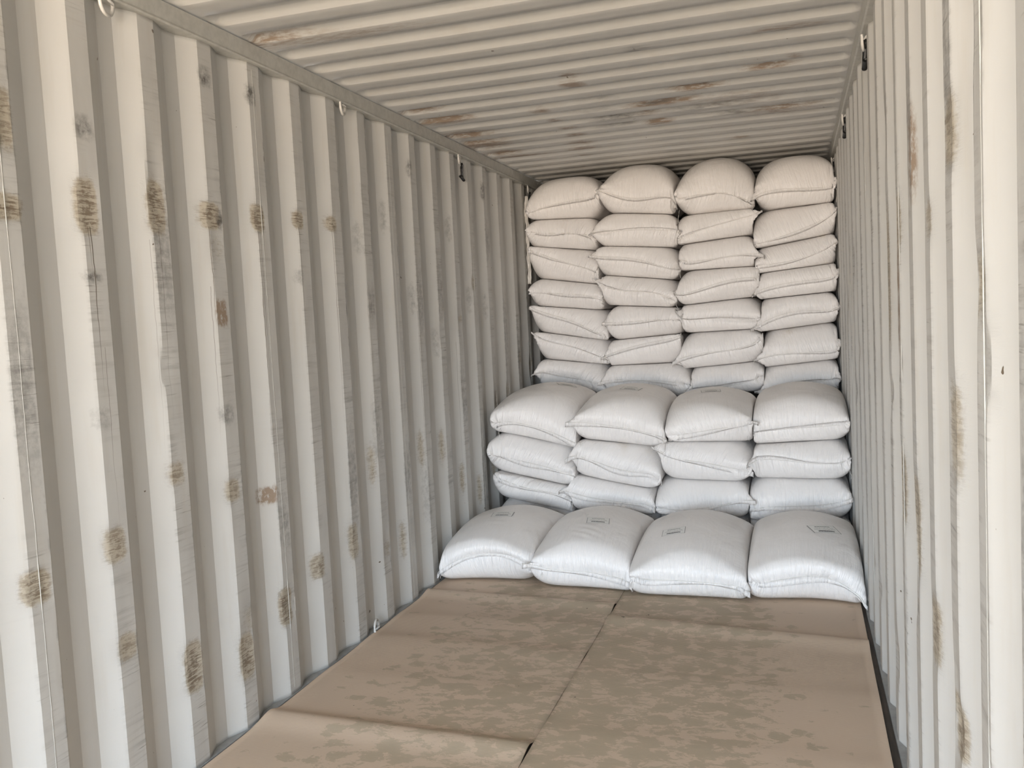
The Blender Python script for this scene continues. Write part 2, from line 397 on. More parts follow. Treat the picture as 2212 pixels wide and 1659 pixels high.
# roof with pressed grooves that stop short of the rails
def roof():
    P = 0.2375; start = 2.842
    prof = [(0.0, 0), (0.003, .10), (0.012, .9), (0.016, 1), (0.05, 1), (0.084, 1), (0.0865, .97), (0.105, .5), (0.1225, .03), (0.125, 0), (0.16, 0), (0.20, 0)]
    k0 = int((Y0 - start) / P) - 1; ys = []; hs = []; us = []
    for k in range(k0, 40):
        for a, h in prof:
            y = start + k * P + a
            if Y0 <= y <= Y1: ys.append(y); hs.append(h); us.append(a)
    ys = np.array(ys); hs = np.array(hs); us = np.array(us)
    t = np.linspace(0, 1, 15); e1 = 0.004 + t * 0.13
    xs = np.concatenate([[-0.03, 0.0], e1, np.linspace(0.17, W - 0.17, 40), (W - e1)[::-1], [W, W + 0.03]])
    Yg, Xg = np.meshgrid(ys, xs, indexing='ij'); Hg = np.repeat(hs[:, None], len(xs), 1); Ug = np.repeat(us[:, None], len(xs), 1)
    dx = np.minimum(Xg - 0.02, W - 0.02 - Xg)
    # rounded ends
    c = np.clip(np.abs(Ug - 0.065) / 0.065, 0, 1)
    edge = 0.03 * (1 - np.sqrt(np.clip(1 - c * c, 0, 1)))
    mask = np.clip((dx - edge) / 0.032, 0, 1); mask = mask * mask * (3 - 2 * mask)
    Z = H + 0.024 * Hg * mask + 0.004 * np.sin(Xg * 2.1 + Yg * .9) * np.sin(math.pi * np.clip(Xg / W, 0, 1))
    rust = np.zeros_like(Z); dark = np.zeros_like(Z); grime = np.zeros_like(Z)
    def spot(px, py, rx, ry, arr, amt):
        d = ray(px, py); tt = (H - CAMZ) / d.z; X0 = CAMX + tt * d.x; Y_ = tt * d.y
        np.maximum(arr, amt * np.exp(-((Xg - X0) / rx) ** 2 - ((Yg - Y_) / ry) ** 2), out=arr)
    for s in ((910, 240, .13, .05, .8), (960, 262, .16, .06, .9), (1010, 290, .16, .10, .9), (1045, 315, .18, .12, 1.0), (1085, 330, .12, .08, 1.3), (1120, 338, .22, .05, .9),
              (1235, 165, .05, .06, 1.0), (1238, 183, .05, .05, 1.2), (1168, 240, .05, .05, .8), (1200, 260, .04, .05, .8), (1228, 277, .05, .05, .8), (1245, 292, .06, .06, .9), (1255, 310, .08, .08, 1.0),
              (1258, 322, .10, .07, 1.0), (1265, 337, .06, .06, .9), (1600, 296, .05, .04, .8), (1690, 235, .25, .2, .45), (1600, 215, .3, .15, .4), (1700, 60, .2, .05, .5),
              (1500, 192, .14, .04, .8), (1430, 225, .18, .04, .8), (1395, 245, .06, .06, 1.0), (1425, 266, .08, .05, .9), (560, 95, .3, .08, .45), (1725, 120, .02, .05, 1.5), (1660, 145, .12, .05, .7), (750, 75, .4, .06, .35)):
        spot(s[0], s[1], s[2], s[3], rust, s[4])
    for s in ((1340, 255, .2, .09, .75), (1530, 235, .25, .07, .7), (1590, 245, .2, .07, .6), (1370, 110, .04, .06, 1.0), (1395, 103, .05, .03, .8), (1290, 215, .2, .08, .45), (1500, 190, .12, .02, .9), (1420, 226, .14, .015, .9),
              (1340, 272, .2, .05, .6), (1290, 240, .2, .05, .4)):
        spot(s[0], s[1], s[2], s[3], dark, s[4])
    V = np.stack([Xg, Yg, Z], -1).reshape(-1, 3)
    o = mesh('ceiling', V, grid_faces(len(ys), len(xs)), M_ROOF, attrs={'grime': grime.ravel(), 'scuff': np.full(Z.size, .10), 'rust': rust.ravel(), 'dark': dark.ravel()})
    mod = o.modifiers.new('plate', 'SOLIDIFY'); mod.thickness = 0.002; mod.offset = -1
    pr(o, kind='structure')
roof()

def rail(name, side):
    s = 1 if side == 'left' else -1; x0 = 0 if side == 'left' else W
    # square tube with softened edges
    pts = [(0.020, 2.606), (0.023, 2.598), (0.016, 2.594), (-0.045, 2.594), (-0.045, 2.668), (0.017, 2.668), (0.023, 2.664)]
    pts = [(x0 + s * a, b) for a, b in pts]; V = []
    for y in np.linspace(Y0, Y1, 2): V += [(a, y, b) for a, b in pts]
    k = len(pts); F = [(i, (i + 1) % k, k + (i + 1) % k, k + i) for i in range(k)] + [tuple(range(k)), tuple(range(2 * k - 1, k - 1, -1))]
    if side == 'left': F = [f[::-1] for f in F]
    o = mesh(name, V, F, M_RAIL, smooth=False); pr(o, kind='structure')
rail('trim_11', 'left'); rail('trim_12', 'right')
# bottom sills beside the plywood floor, floor itself, far end wall
v, f = merge(box_data(-0.045, 0.008, Y0, Y1, -0.03, 0.004)); pr(mesh('trim_13', v, f, M_SILL, smooth=False), kind='structure')
v, f = merge(box_data(W - 0.010, W + 0.045, Y0, Y1, -0.03, 0.012)); pr(mesh('trim_14', v, f, M_SILL, smooth=False), kind='structure')
v, f = box_data(-0.05, W + 0.05, Y0, Y1, -0.06, 0.0); pr(mesh('floor', v, f, M_FLOOR, smooth=False), kind='structure')
v, f = box_data(-0.05, W + 0.05, Y1, Y1 + 0.01, -0.06, H + .03); pr(mesh('wall_back', v, f, M_WALL, smooth=False), kind='structure')

# ------------------------------------------------------------------ cardboard on the floor
def board(name, xa, xb, skew, creases, seed, label, wetf, front=1.2, back=5.6):
    nx, ny = 34, 420
    y = np.linspace(front, back, ny); u = np.linspace(0, 1, nx)
    Yg, Ug = np.meshgrid(y, u, indexing='ij')
    Xl = xa + 0 * Yg; Xr = xb + skew * (Yg - 4.0)
    X = Xl + (Xr - Xl) * Ug
    Z = np.full_like(X, 0.0055)
    for (cy, slope, amp, wdt) in creases:
        c = Yg - (cy + slope * (X - xa))
        Z += amp * np.exp(-(c / np.where(c < 0, wdt * 1.5, wdt * .75)) ** 2)
    r3 = np.random.default_rng(seed)
    for _ in range(9): # gentle undulation
        Z += 0.0003 * np.sin(Yg * r3.uniform(1.5, 6) + Ug * r3.uniform(-1, 1) + r3.uniform(0, 6)) ** 2
    wet = wetf(X, Yg)
    hol = 0.004
    T = np.stack([X, Yg, Z], -1).reshape(-1, 3); B = T.copy(); B[:, 2] -= hol
    F = grid_faces(ny, nx, flip=True); F2 = grid_faces(ny, nx) + ny * nx
    ed = [];
    idx = lambda i, j: i * nx + j
    per = [idx(0, j) for j in range(nx)] + [idx(i, nx - 1) for i in range(1, ny)] + [idx(ny - 1, j) for j in range(nx - 2, -1, -1)] + [idx(i, 0) for i in range(ny - 2, 0, -1)]
    S = [(a, per[(q + 1) % len(per)], per[(q + 1) % len(per)] + ny * nx, a + ny * nx) for q, a in enumerate(per)]
    o = mesh(name, np.concatenate([T, B]), F.tolist() + F2.tolist() + S, M_CARD, attrs={'wet': np.concatenate([wet.ravel()] * 2)})
    return pr(o, label, 'cardboard', 'cardboard sheets covering the floor')
def wetL(X, Y): return 0.03 - 0.22 * np.clip((0.45 - X) / 0.35, 0, 1) + 0.05 * np.clip((X - 0.6) / 0.4, 0, 1) - 0.05 * np.clip((3.0 - Y) / 0.6, 0, 1)
def wetR(X, Y): return 0.065 + 0.03 * np.clip((1.7 - X) / 0.5, 0, 1) - 0.26 * np.clip((X - 1.85 + .1 * np.clip(Y - 3.5, 0, 2)) / 0.35, 0, 1) - 0.04 * np.clip((3.0 - Y) / 0.5, 0, 1)
board('cardboard_sheet', 0.018, 1.113, 0.0, [(4.57, -0.09, .017, .05), (2.965, -0.06, .020, .06), (3.85, -.05, .006, .09), (4.18, -.03, .005, .1), (3.4, -.04, .004, .12)], 3,
      'long brown corrugated cardboard sheet on the floor along the left wall', wetL)
board('cardboard_sheet', 1.1145, 2.318, 0.006, [(4.285, -0.13, .018, .06), (3.05, -0.03, .004, .12), (3.6, -.04, .004, .12)], 5,
      'long brown corrugated cardboard sheet on the floor beside the right wall', wetR)

# ------------------------------------------------------------------ sacks
SC_ = 0.33905
def A_(x, y, Y=6.72): return on_y(1100 + x * SC_, 300 + y * SC_, Y)
YA, YB = 6.72, 5.70
# boundaries between the layers, read per column: (left px, right px) and heights (left, right)
ACOL = [((130, 590), [(522, 500), (688, 710), (885, 928), (1062, 1088), (1222, 1275), (1395, 1428), (1580, 1618)]),
        ((590, 1060), [(472, 484), (688, 692), (870, 898), (1058, 1072), (1290, 1243), (1443, 1425), (1622, 1640)]),
        ((1080, 1570), [(492, 452), (680, 608), (843, 815), (1064, 1005), (1238, 1208), (1465, 1415), (1640, 1600)]),
        ((1590, 2100), [(458, 405), (700, 598), (860, 790), (1025, 968), (1230, 1160), (1455, 1395), (1645, 1600)])]
AEDGE = [(120, 585, 1060, 1565, 2095), (115, 560, 1075, 1555, 2092), (125, 565, 1080, 1560, 2094), (125, 590, 1070, 1590, 2112),
         (130, 612, 1085, 1590, 2120), (155, 610, 1075, 1600, 2124), (155, 590, 1130, 1600, 2130)]
ASEAM = [[[(125, 470), (200, 450), (350, 408), (480, 380), (562, 342)], [(558, 335), (700, 370), (850, 385), (1000, 365), (1078, 458)], [(1036, 375), (1200, 365), (1350, 350), (1470, 385), (1560, 400)], [(1552, 388), (1700, 328), (1900, 320), (2040, 312), (2090, 250)]],
         [[(112, 600), (230, 603), (350, 606), (450, 610), (545, 640)], [(518, 620), (650, 585), (850, 572), (1000, 578), (1102, 597)], [(1060, 660), (1150, 605), (1300, 550), (1500, 495), (1648, 465)], [(1548, 655), (1660, 655), (1850, 590), (2000, 520), (2090, 440)]],
         [[(120, 712), (200, 740), (350, 790), (480, 830), (575, 865)], [(508, 745), (650, 755), (800, 770), (950, 815), (1096, 828)], [(1068, 765), (1180, 785), (1320, 768), (1500, 742), (1668, 748)], [(1525, 812), (1700, 800), (1850, 770), (2000, 715), (2092, 655)]],
         [[(125, 985), (240, 988), (360, 993), (480, 1002), (632, 1048)], [(535, 900), (650, 950), (780, 966), (920, 975), (1062, 1045)], [(1050, 972), (1150, 985), (1350, 920), (1500, 890), (1600, 905)], [(1545, 998), (1650, 950), (1850, 912), (2030, 895), (2112, 828)]],
         [[(128, 1068), (250, 1120), (380, 1160), (500, 1220), (610, 1258)], [(600, 1172), (720, 1172), (850, 1165), (980, 1156), (1088, 1162)], [(1060, 1080), (1130, 1158), (1300, 1146), (1480, 1150), (1625, 1138)], [(1528, 1210), (1650, 1160), (1800, 1106), (1990, 1100), (2118, 1060)]],
         [[(148, 1238), (250, 1290), (400, 1320), (520, 1368), (615, 1392)], [(592, 1395), (700, 1355), (850, 1310), (1000, 1280), (1125, 1238)], [(1028, 1432), (1150, 1385), (1350, 1360), (1500, 1330), (1620, 1238)], [(1530, 1418), (1700, 1382), (1900, 1370), (2060, 1355), (2124, 1275)]],
         [[(148, 1505), (250, 1488), (380, 1510), (480, 1545), (590, 1582)], [(570, 1552), (700, 1540), (850, 1545), (1000, 1550), (1150, 1578)], [(1118, 1610), (1200, 1592), (1350, 1578), (1500, 1545), (1640, 1500)], [(1550, 1612), (1680, 1580), (1850, 1555), (2000, 1535), (2130, 1530)]]]

LROW = ['top', 'second from top', 'third from top', 'fourth from top', 'fifth from top', 'sixth from top', 'lowest visible']
LCOL = ['leftmost', 'second', 'third', 'rightmost']
bags = []   # dictionaries with world-space data
for c in range(4):
    (pxl, pxr), bs = ACOL[c]
    zz = []
    for zl, zr in bs:
        a = A_(pxl, zl, 6.85); b = A_(pxr, zr, 6.85); zz.append((a, b))
    for r in range(7):
        x0 = A_(AEDGE[r][c], 600, 6.80)[0] if r else A_(AEDGE[r][c], 400, 6.80)[0]
        x1 = min(2.334, A_(AEDGE[r][c + 1], 600, 6.80)[0] if r else A_(AEDGE[r][c + 1], 400, 6.80)[0])
        def line(q):
            (ax, az), (bx, bz) = zz[q]; s = (bz - az) / (bx - ax); return s, az - s * ax
        bot = line(r)
        top = line(r - 1) if r else None
        seam = [A_(x, y, YA) for x, y in ASEAM[r][c]]
        bags.append(dict(stack='A', row=r, col=c, x0=x0, x1=x1, bot=bot, top=top, seam=seam, yf=YA + [0.02, 0, -0.01, 0.0][c] + 0.02 * ((r * 7 + c * 3) % 3 - 1) * .5, L=0.98))
topz = [A_(350, 279, 6.95)[1], A_(850, 190, 6.95)[1], A_(1350, 136, 6.95)[1], A_(1880, 133, 6.95)[1]]
for b in bags:
    if b['row'] == 0: b['zmax'] = min(topz[b['col']] + 0.03, H - 0.006); b['crown'] = (0.10, 0.0)

def P(pts, Y): return [on_y(x, y, Y) for x, y in pts]
def seg(a, b, Y):
    (ax, az), (bx, bz) = on_y(*a, Y), on_y(*b, Y); s = (bz - az) / (bx - ax); return s, az - s * ax
BB = [[(0, .0), seg((1100, 933), (1245, 963), 5.82), seg((1090, 1014), (1240, 1045), 5.82), seg((1100, 1070), (1237, 1101), 5.82)],
      [(0, .0), seg((1250, 945), (1430, 962), 5.82), seg((1255, 1022), (1400, 1048), 5.82), (-0.02, 0.24)],
      [(0, .0), seg((1446, 949), (1615, 951), 5.82), seg((1448, 1032), (1633, 1034), 5.82), seg((1400, 1100), (1583, 1112), 5.82)],
      [(0, .0), seg((1629, 957), (1827, 946), 5.82), seg((1640, 1029), (1834, 1030), 5.82), seg((1617, 1119), (1821, 1114), 5.82)]]
BSEAM = [[[(1074, 915), (1095, 913), (1158, 925), (1215, 947), (1252, 961)], [(1225, 909), (1271, 916), (1339, 925), (1395, 938), (1443, 948)], [(1443, 947), (1493, 936), (1561, 929), (1600, 920), (1639, 906)], [(1615, 943), (1651, 934), (1719, 927), (1780, 919), (1838, 917)]],
         [[(1056, 981), (1090, 989), (1136, 999), (1192, 1015), (1256, 1034)], [(1224, 990), (1260, 992), (1316, 1008), (1373, 1020), (1443, 1050)], [(1407, 960), (1448, 988), (1493, 999), (1561, 1008), (1640, 1024)], [(1613, 1008), (1651, 990), (1719, 995), (1787, 1000), (1840, 990)]],
         [[(1077, 1031), (1102, 1047), (1158, 1060), (1200, 1070), (1246, 1096)], [(1206, 1060), (1237, 1067), (1316, 1083), (1370, 1090), (1416, 1097)], [(1416, 1100), (1470, 1103), (1525, 1100), (1580, 1089), (1633, 1078)], [(1610, 1109), (1650, 1100), (1719, 1095), (1787, 1090), (1847, 1073)]],
         [[(1075, 1125), (1110, 1130), (1150, 1135), (1200, 1140), (1240, 1145)], [(1230, 1140), (1280, 1140), (1320, 1145), (1360, 1150), (1420, 1150)], [(1425, 1155), (1460, 1150), (1520, 1150), (1560, 1145), (1630, 1140)], [(1612, 1150), (1650, 1150), (1719, 1148), (1787, 1145), (1846, 1140)]]]
BX = [(0.045, 0.645, 1.225, 1.775, 2.345), (0.02, 0.63, 1.20, 1.775, 2.345), (0.04, 0.60, 1.15, 1.74, 2.346), (0.06, 0.61, 1.16, 1.74, 2.34)]
for c in range(4):
    for r in range(4):
        bot = BB[c][r + 1] if r < 3 else (0, 0.0125)
        top = BB[c][r] if r else None
        Y = YB + (0.0, -0.02, -0.03, 0.04)[r]
        d = dict(stack='B', row=r, col=c, x0=BX[r][c], x1=BX[r][c + 1], bot=bot, top=top, seam=P(BSEAM[r][c], Y), yf=Y, L=6.70 - Y)
        if r == 0: d['zmax'] = (1.055, 1.03, 0.99, 1.01)[c]; d['crown'] = (0.9, 0.35)
        bags.append(d)
CSEAM = [[(949, 1236), (975, 1217), (1040, 1198), (1110, 1205), (1163, 1240)], [(1134, 1205), (1191, 1232), (1262, 1238), (1330, 1247), (1371, 1262)], [(1353, 1240), (1404, 1253), (1486, 1259), (1560, 1265), (1620, 1274)], [(1613, 1257), (1665, 1257), (1735, 1243), (1810, 1260), (1882, 1304)]]
CX = (0.03, 0.60, 1.16, 1.775, 2.342); CY = (4.74, 4.70, 4.62, 4.64)
for c in range(4):
    bags.append(dict(stack='C', row=0, col=c, x0=CX[c], x1=CX[c + 1], bot=(0, 0.0125), top=None, seam=P(CSEAM[c], CY[c]), yf=CY[c], L=5.685 - CY[c], zmax=(0.345, 0.35, 0.345, 0.345)[c], crown=(0.95, 0.40)))

NB = len(bags)
# ---- cloth relaxation of every sack at once: woven tube sewn flat at both ends, filled, resting in its place in the stack
def simulate():
    W0 = np.array([max(0.70, (b['x1'] - b['x0']) * 1.20) for b in bags]); L0 = np.array([b['L'] * 1.10 for b in bags])
    x0 = np.array([b['x0'] for b in bags]); x1 = np.array([b['x1'] for b in bags])
    yf = np.array([b['yf'] for b in bags]); Lb = np.array([b['L'] for b in bags])
    bs = np.array([b['bot'] for b in bags])
    ts = np.array([b['top'] if b['top'] else (0.0, b['zmax']) for b in bags])
    crown = np.array([b.get('crown', (0, 0)) for b in bags])
    free = np.array([b['top'] is None for b in bags])
    xc = (x0 + x1) / 2; yc = yf + Lb / 2
    seam = np.array([b['seam'] for b in bags])  # NB,5,2
    seam0 = seam.copy(); seam[:, :, 0] = np.clip(seam[:, :, 0], 0.004, W - 0.004)
    rr = np.random.default_rng(11)
    hem_dir = np.where(rr.random(NB) < 0.72, -1.0, 0.8); hem_f = rr.uniform(3, 9, NB); hem_p = rr.uniform(0, 6, NB)
    for i, b in enumerate(bags):
        if b['stack'] in 'BC': hem_dir[i] = -1.0
        if (b['stack'], b['row'], b['col']) in (('B', 0, 3), ('B', 1, 3), ('A', 3, 1)): hem_dir[i] = 0.8
        if (b['stack'], b['row'], b['col']) in (('B', 1, 1), ('B', 0, 0), ('C', 0, 3)): hem_dir[i] = -1.25
    R, J = 48, 34; SEW = 1
    u = np.concatenate([np.linspace(0, 1, R // 2 + 1), np.linspace(1, 0, R // 2 + 1)[1:-1]])  # ring parameter across
    def init(R, J):
        P_ = np.zeros((NB, R, J, 3)); v = np.linspace(0, 1, J)
        uu = np.concatenate([np.linspace(0, 1, R // 2 + 1), np.linspace(1, 0, R // 2 + 1)[1:-1]])
        sg = np.where(np.arange(R) <= R // 2, 1, -1)
        wd = (x1 - x0) * 1.04
        P_[..., 0] = (xc[:, None, None] + (uu[None, :, None] - .5) * wd[:, None, None])
        P_[..., 1] = yf[:, None, None] + v[None, None, :] * (Lb * 1.0)[:, None, None]
        zc = np.interp  # centre line
        zb = bs[:, 0] * xc + bs[:, 1]; zt = ts[:, 0] * xc + ts[:, 1]
        bulge = (np.sin(np.pi * uu)[:, None] * np.sin(np.pi * v)[None, :]) ** 0.5
        P_[..., 2] = ((zb + zt) / 2)[:, None, None] + sg[None, :, None] * bulge[None] * 0.45 * (zt - zb)[:, None, None]
        P_ += rr.normal(0, 0.003, P_.shape)
        return P_.astype(np.float32)
    Pp = init(R, J)
    def relax(Pp, R, J, SEW, iters, press):
        half = R // 2
        dxr = (2 * W0 / R).astype(np.float32); dyr = (L0 / (J - 1)).astype(np.float32)
        uu = np.concatenate([np.linspace(0, 1, half + 1), np.linspace(1, 0, half + 1)[1:-1]])
        tgt = np.zeros((NB, R, 3), np.float32)
        for b in range(NB):
            tt = np.linspace(0, 1, 5)
            # smooth seam curve through the five read points
            cx = np.polyfit(tt, seam[b, :, 0], 3); cz = np.polyfit(tt, seam[b, :, 1], 4)
            tgt[b, :, 0] = np.polyval(cx, uu); tgt[b, :, 2] = np.polyval(cz, uu)
        # a corner that reaches past its own place in the stack lies in front of the neighbour
        rL = x0 - seam0[:, 0, 0]; rR = seam0[:, -1, 0] - x1; oL = np.clip(rL / 0.02, 0, 1); oR = np.clip(rR / 0.02, 0, 1)
        key = {(b['stack'], b['row'], b['col']): i for i, b in enumerate(bags)}
        for (s_, r_, c_), i in key.items():
            j = key.get((s_, r_, c_ + 1))
            if j is None: continue
            if rR[i] >= rL[j]: oL[j] = -oR[i]
            else: oR[i] = -oL[j]
        eL = np.clip((0.16 - uu) / 0.16, 0, 1)[None, :] * oL[:, None]; eR = np.clip((uu - 0.84) / 0.16, 0, 1)[None, :] * oR[:, None]
        e_ = eL + eR
        tgt[..., 1] = yf[:, None] - 0.06 * np.clip(e_, 0, 1) + 0.04 * np.clip(-e_, 0, 1)
        limL = np.where(oL > 0, 0.08, 0.0)[:, None, None]; limR = np.where(oR > 0, 0.08, 0.0)[:, None, None]
        wall_l = np.array([0.0 if b['col'] else 0.08 for b in bags])[:, None, None]; wall_r = np.array([0.0 if b['col'] < 3 else 0.08 for b in bags])[:, None, None]
        limL = np.maximum(limL, wall_l); limR = np.maximum(limR, wall_r)
        tgt[..., 0] = np.clip(tgt[..., 0], (x0[:, None] + .003 - limL[:, :, 0]), (x1[:, None] - .003 + limR[:, :, 0]))
        pair = (R - np.arange(R)) % R
        vel = np.zeros_like(Pp)
        def weld(Q):
            for js in (slice(0, SEW + 1), slice(J - 1 - SEW, J)):
                A = Q[:, :, js]; Q[:, :, js] = 0.5 * (A + A[:, pair])
        def con(Q, ia, ib, rest, k, kc):
            d = Q[ib] - Q[ia]; l = np.sqrt((d * d).sum(-1, keepdims=True)) + 1e-9
            s = (l - rest) / l
            s = np.where(s > 0, s * k, s * kc) * 0.5
            d *= s; Q[ia] += d; Q[ib] -= d
        # even/odd splits
        e = np.arange(0, R, 2); od = np.arange(1, R, 2); od2 = (od + 1) % R
        al = slice(None)
        dr = dxr[:, None, None, None]; dl = dyr[:, None, None, None]; dg = np.sqrt(dr ** 2 + dl ** 2)
        je = np.arange(0, J - 1, 2); jo = np.arange(1, J - 1, 2)
        cr = crown.astype(np.float32)
        for it in range(iters):
            old = Pp.copy()
            vel *= 0.93
            # outward pressure from the filling
            du = np.roll(Pp, -1, 1) - np.roll(Pp, 1, 1)
            dv = np.empty_like(Pp); dv[:, :, 1:-1] = Pp[:, :, 2:] - Pp[:, :, :-2]; dv[:, :, 0] = Pp[:, :, 1] - Pp[:, :, 0]; dv[:, :, -1] = Pp[:, :, -1] - Pp[:, :, -2]
            nn = np.cross(du, dv); nn /= (np.linalg.norm(nn, axis=-1, keepdims=True) + 1e-9)
            nn[:, :, :SEW + 1] = 0; nn[:, :, J - 1 - SEW:] = 0
            f = nn * press; f[..., 2] -= press * 0.05
            f[:, :, :SEW, 2] -= press * 0.35
            vel += f
            Pp += vel
            for _ in range(2):
                for a, b_ in ((e, od), (od, od2)):
                    con(Pp, (al, a), (al, b_), dr, .95, .55)
                for j in (je, jo):
                    con(Pp, (al, al, j), (al, al, j + 1), dl, .95, .55)
                for a, b_ in ((e, od), (od, od2)):
                    d = Pp[:, b_][:, :, 1:] - Pp[:, a][:, :, :-1]
                    for sgn in (0, 1):
                        A = Pp[:, a]; Bq = Pp[:, b_]
                        if sgn == 0: p, q = A[:, :, :-1], Bq[:, :, 1:]
                        else: p, q = A[:, :, 1:], Bq[:, :, :-1]
                        d = q - p; l = np.sqrt((d * d).sum(-1, keepdims=True)) + 1e-9
                        s = (l - dg) / l; d = d * s * 0.12
                        if sgn == 0: A[:, :, :-1] += d; Bq[:, :, 1:] -= d
                        else: A[:, :, 1:] += d; Bq[:, :, :-1] -= d
                        Pp[:, a] = A; Pp[:, b_] = Bq
            weld(Pp)
            # slight bending stiffness
            lap = 0.5 * (np.roll(Pp, -1, 1) + np.roll(Pp, 1, 1)) - Pp
            Pp += 0.03 * lap
            # place in stack
            front = np.clip(1 - (Pp[..., 1] - yf[:, None, None]) / 0.09, 0, 1)
            near = np.clip((yf[:, None, None] + 0.002 - Pp[..., 1]) / 0.015, 0, 1)
            lo = np.maximum(x0[:, None, None] + 0.002 - limL * near, 0.004); hi = np.minimum(x1[:, None, None] - 0.002 + limR * near, W - 0.004)
            Pp[..., 0] = np.clip(Pp[..., 0], lo, hi)
            mz = 0.05 * np.clip((yf[:, None, None] + 0.015 - Pp[..., 1]) / 0.02, 0, 1)
            zb = bs[:, 0, None, None] * Pp[..., 0] + bs[:, 1, None, None] + 0.0015 - mz
            zt = ts[:, 0, None, None] * Pp[..., 0] + ts[:, 1, None, None] + np.where(free[:, None, None], 0, mz - 0.0015)
            zt = zt - cr[:, 0, None, None] * (Pp[..., 0] - xc[:, None, None]) ** 2 - cr[:, 1, None, None] * (Pp[..., 1] - yc[:, None, None]) ** 2
            zt = np.minimum(zt, H - 0.004)
            Pp[..., 2] = np.maximum(np.minimum(Pp[..., 2], zt), np.maximum(zb, 0.0125))
            Pp[..., 1] = np.clip(Pp[..., 1], (yf - 0.085)[:, None, None], (yf + Lb)[:, None, None])
            Pp[:, :, SEW + 2:, 1] = np.maximum(Pp[:, :, SEW + 2:, 1], (yf - 0.010)[:, None, None])
            # the sewn hem is held where the photograph shows it
            k = 0.25; S_ = Pp[:, :, SEW]
            kk = np.full((R, 3), k, np.float32); kk[:, 2] = 0.35; kk[:, 1] = 0.10
            ends = (np.abs(uu - .5) > 0.45); kk[ends] = 0.6
            Pp[:, :, SEW] = S_ + (tgt - S_) * kk
            base_ = Pp[:, :, SEW]
            for q in range(SEW):
                d_ = (SEW - q) / SEW
                hz = hem_dir[:, None] * (0.75 + 0.45 * np.sin(uu[None, :] * hem_f[:, None] + hem_p[:, None])) * np.where(np.array([b['stack'] == 'A' for b in bags]), 0.019, 0.025)[:, None] * d_
                hy = -0.009 * d_ * np.ones_like(hz)
                goal = base_ + np.stack([np.zeros_like(hz), hy, hz], -1)
                Pp[:, :, q] += (goal - Pp[:, :, q]) * 0.6
            vel = np.clip((Pp - old), -0.01, 0.01) * 0.9
        return Pp
    Pp = relax(Pp, R, J, 1, 170, 0.0012)
    # refine twice as fine
    def refine(Q):
        A = np.empty((NB, Q.shape[1] * 2, Q.shape[2], 3), np.float32)
        A[:, 0::2] = Q; A[:, 1::2] = (Q + np.roll(Q, -1, 1)) / 2
        B = np.empty((NB, A.shape[1], Q.shape[2] * 2 - 1, 3), np.float32)
        B[:, :, 0::2] = A; B[:, :, 1::2] = (A[:, :, :-1] + A[:, :, 1:]) / 2
        return B + rr.normal(0, .0008, B.shape).astype(np.float32)
    Pp = refine(Pp)
    Pp = relax(Pp, Pp.shape[1], Pp.shape[2], 2, 45, 0.0007)
    return Pp, W0, L0

import time; _t = time.time()
CL, W0, L0 = simulate()
print('sacks relaxed', CL.shape, round(time.time() - _t, 1), 's')

STAINS = {('A', 2, 3): [(2.25, 6.80, 0.02, .9)], ('B', 2, 0): [(0.35, 5.80, .06, .7)], ('B', 1, 1): [(0.95, 5.76, .03, .6), (1.1, 5.8, .04, .4)], ('A', 5, 3): [(2.0, 6.8, .04, .5)]}
def name_of(b):
    s, r, c = b['stack'], b['row'], b['col']
    if s == 'C':
        return ('front floor sack against the left wall, crumpled paper label on its sloping top', 'second front floor sack from the left, wrinkles just below its boxed label',
                'third front floor sack from the left, label near its left side', 'front floor sack by the right wall, pointed corner flap hanging beside the cardboard')[c], 'white sacks in the front row on the floor'
    if s == 'B':
        pos = ('against the left wall', 'second from the left wall', 'third from the left wall', 'against the right wall')[c]
        what = ('white sack on top of the middle stack', 'white sack one below the middle stack top', 'white sack two below the middle stack top', 'nearly hidden bottom sack of the middle stack')[r]
        return what + ', ' + pos, 'white sacks in the waist-high middle stack'
    pos = ('leftmost column', 'second column from left', 'third column from left', 'rightmost column')[c]
    what = ('topmost sack of the back stack', 'second sack from the top, back stack', 'third sack from the top, back stack', 'fourth sack from the top, back stack',
            'fifth sack from the top, back stack', 'sixth sack from the top, back stack', 'lowest visible sack of the back stack')[r]
    return 'white ' + what + ', ' + pos, 'white sacks in the ceiling-high back stack'

FOLDS = {('C', 0, 0): [((1172, 1140), (1143, 1122), (1174, 1149), .10, .10, .045, .012, 0), ((1205, 1118), (1180, 1105), (1205, 1125), .09, .08, .04, .010, 1)],
         ('C', 0, 1): [((1268, 1146), (1245, 1144), (1295, 1150), .08, .07, .05, .010, .5), ((1262, 1178), (1243, 1180), (1280, 1172), .06, .04, .06, .010, 0), ((1160, 1190), (1150, 1200), (1180, 1180), .07, .06, .03, .007, 0)],
         ('C', 0, 2): [((1425, 1150), (1410, 1162), (1440, 1142), .08, .04, .06, .007, 0)],
         ('C', 0, 3): [((1680, 1195), (1665, 1210), (1700, 1180), .10, .07, .07, .008, 0)],
         ('B', 0, 2): [((1610, 905), (1595, 910), (1632, 900), .07, .05, .03, .008, 0)],
         ('B', 0, 3): [((1740, 835), (1715, 834), (1765, 834), .08, .05, .05, .008, 0)]}

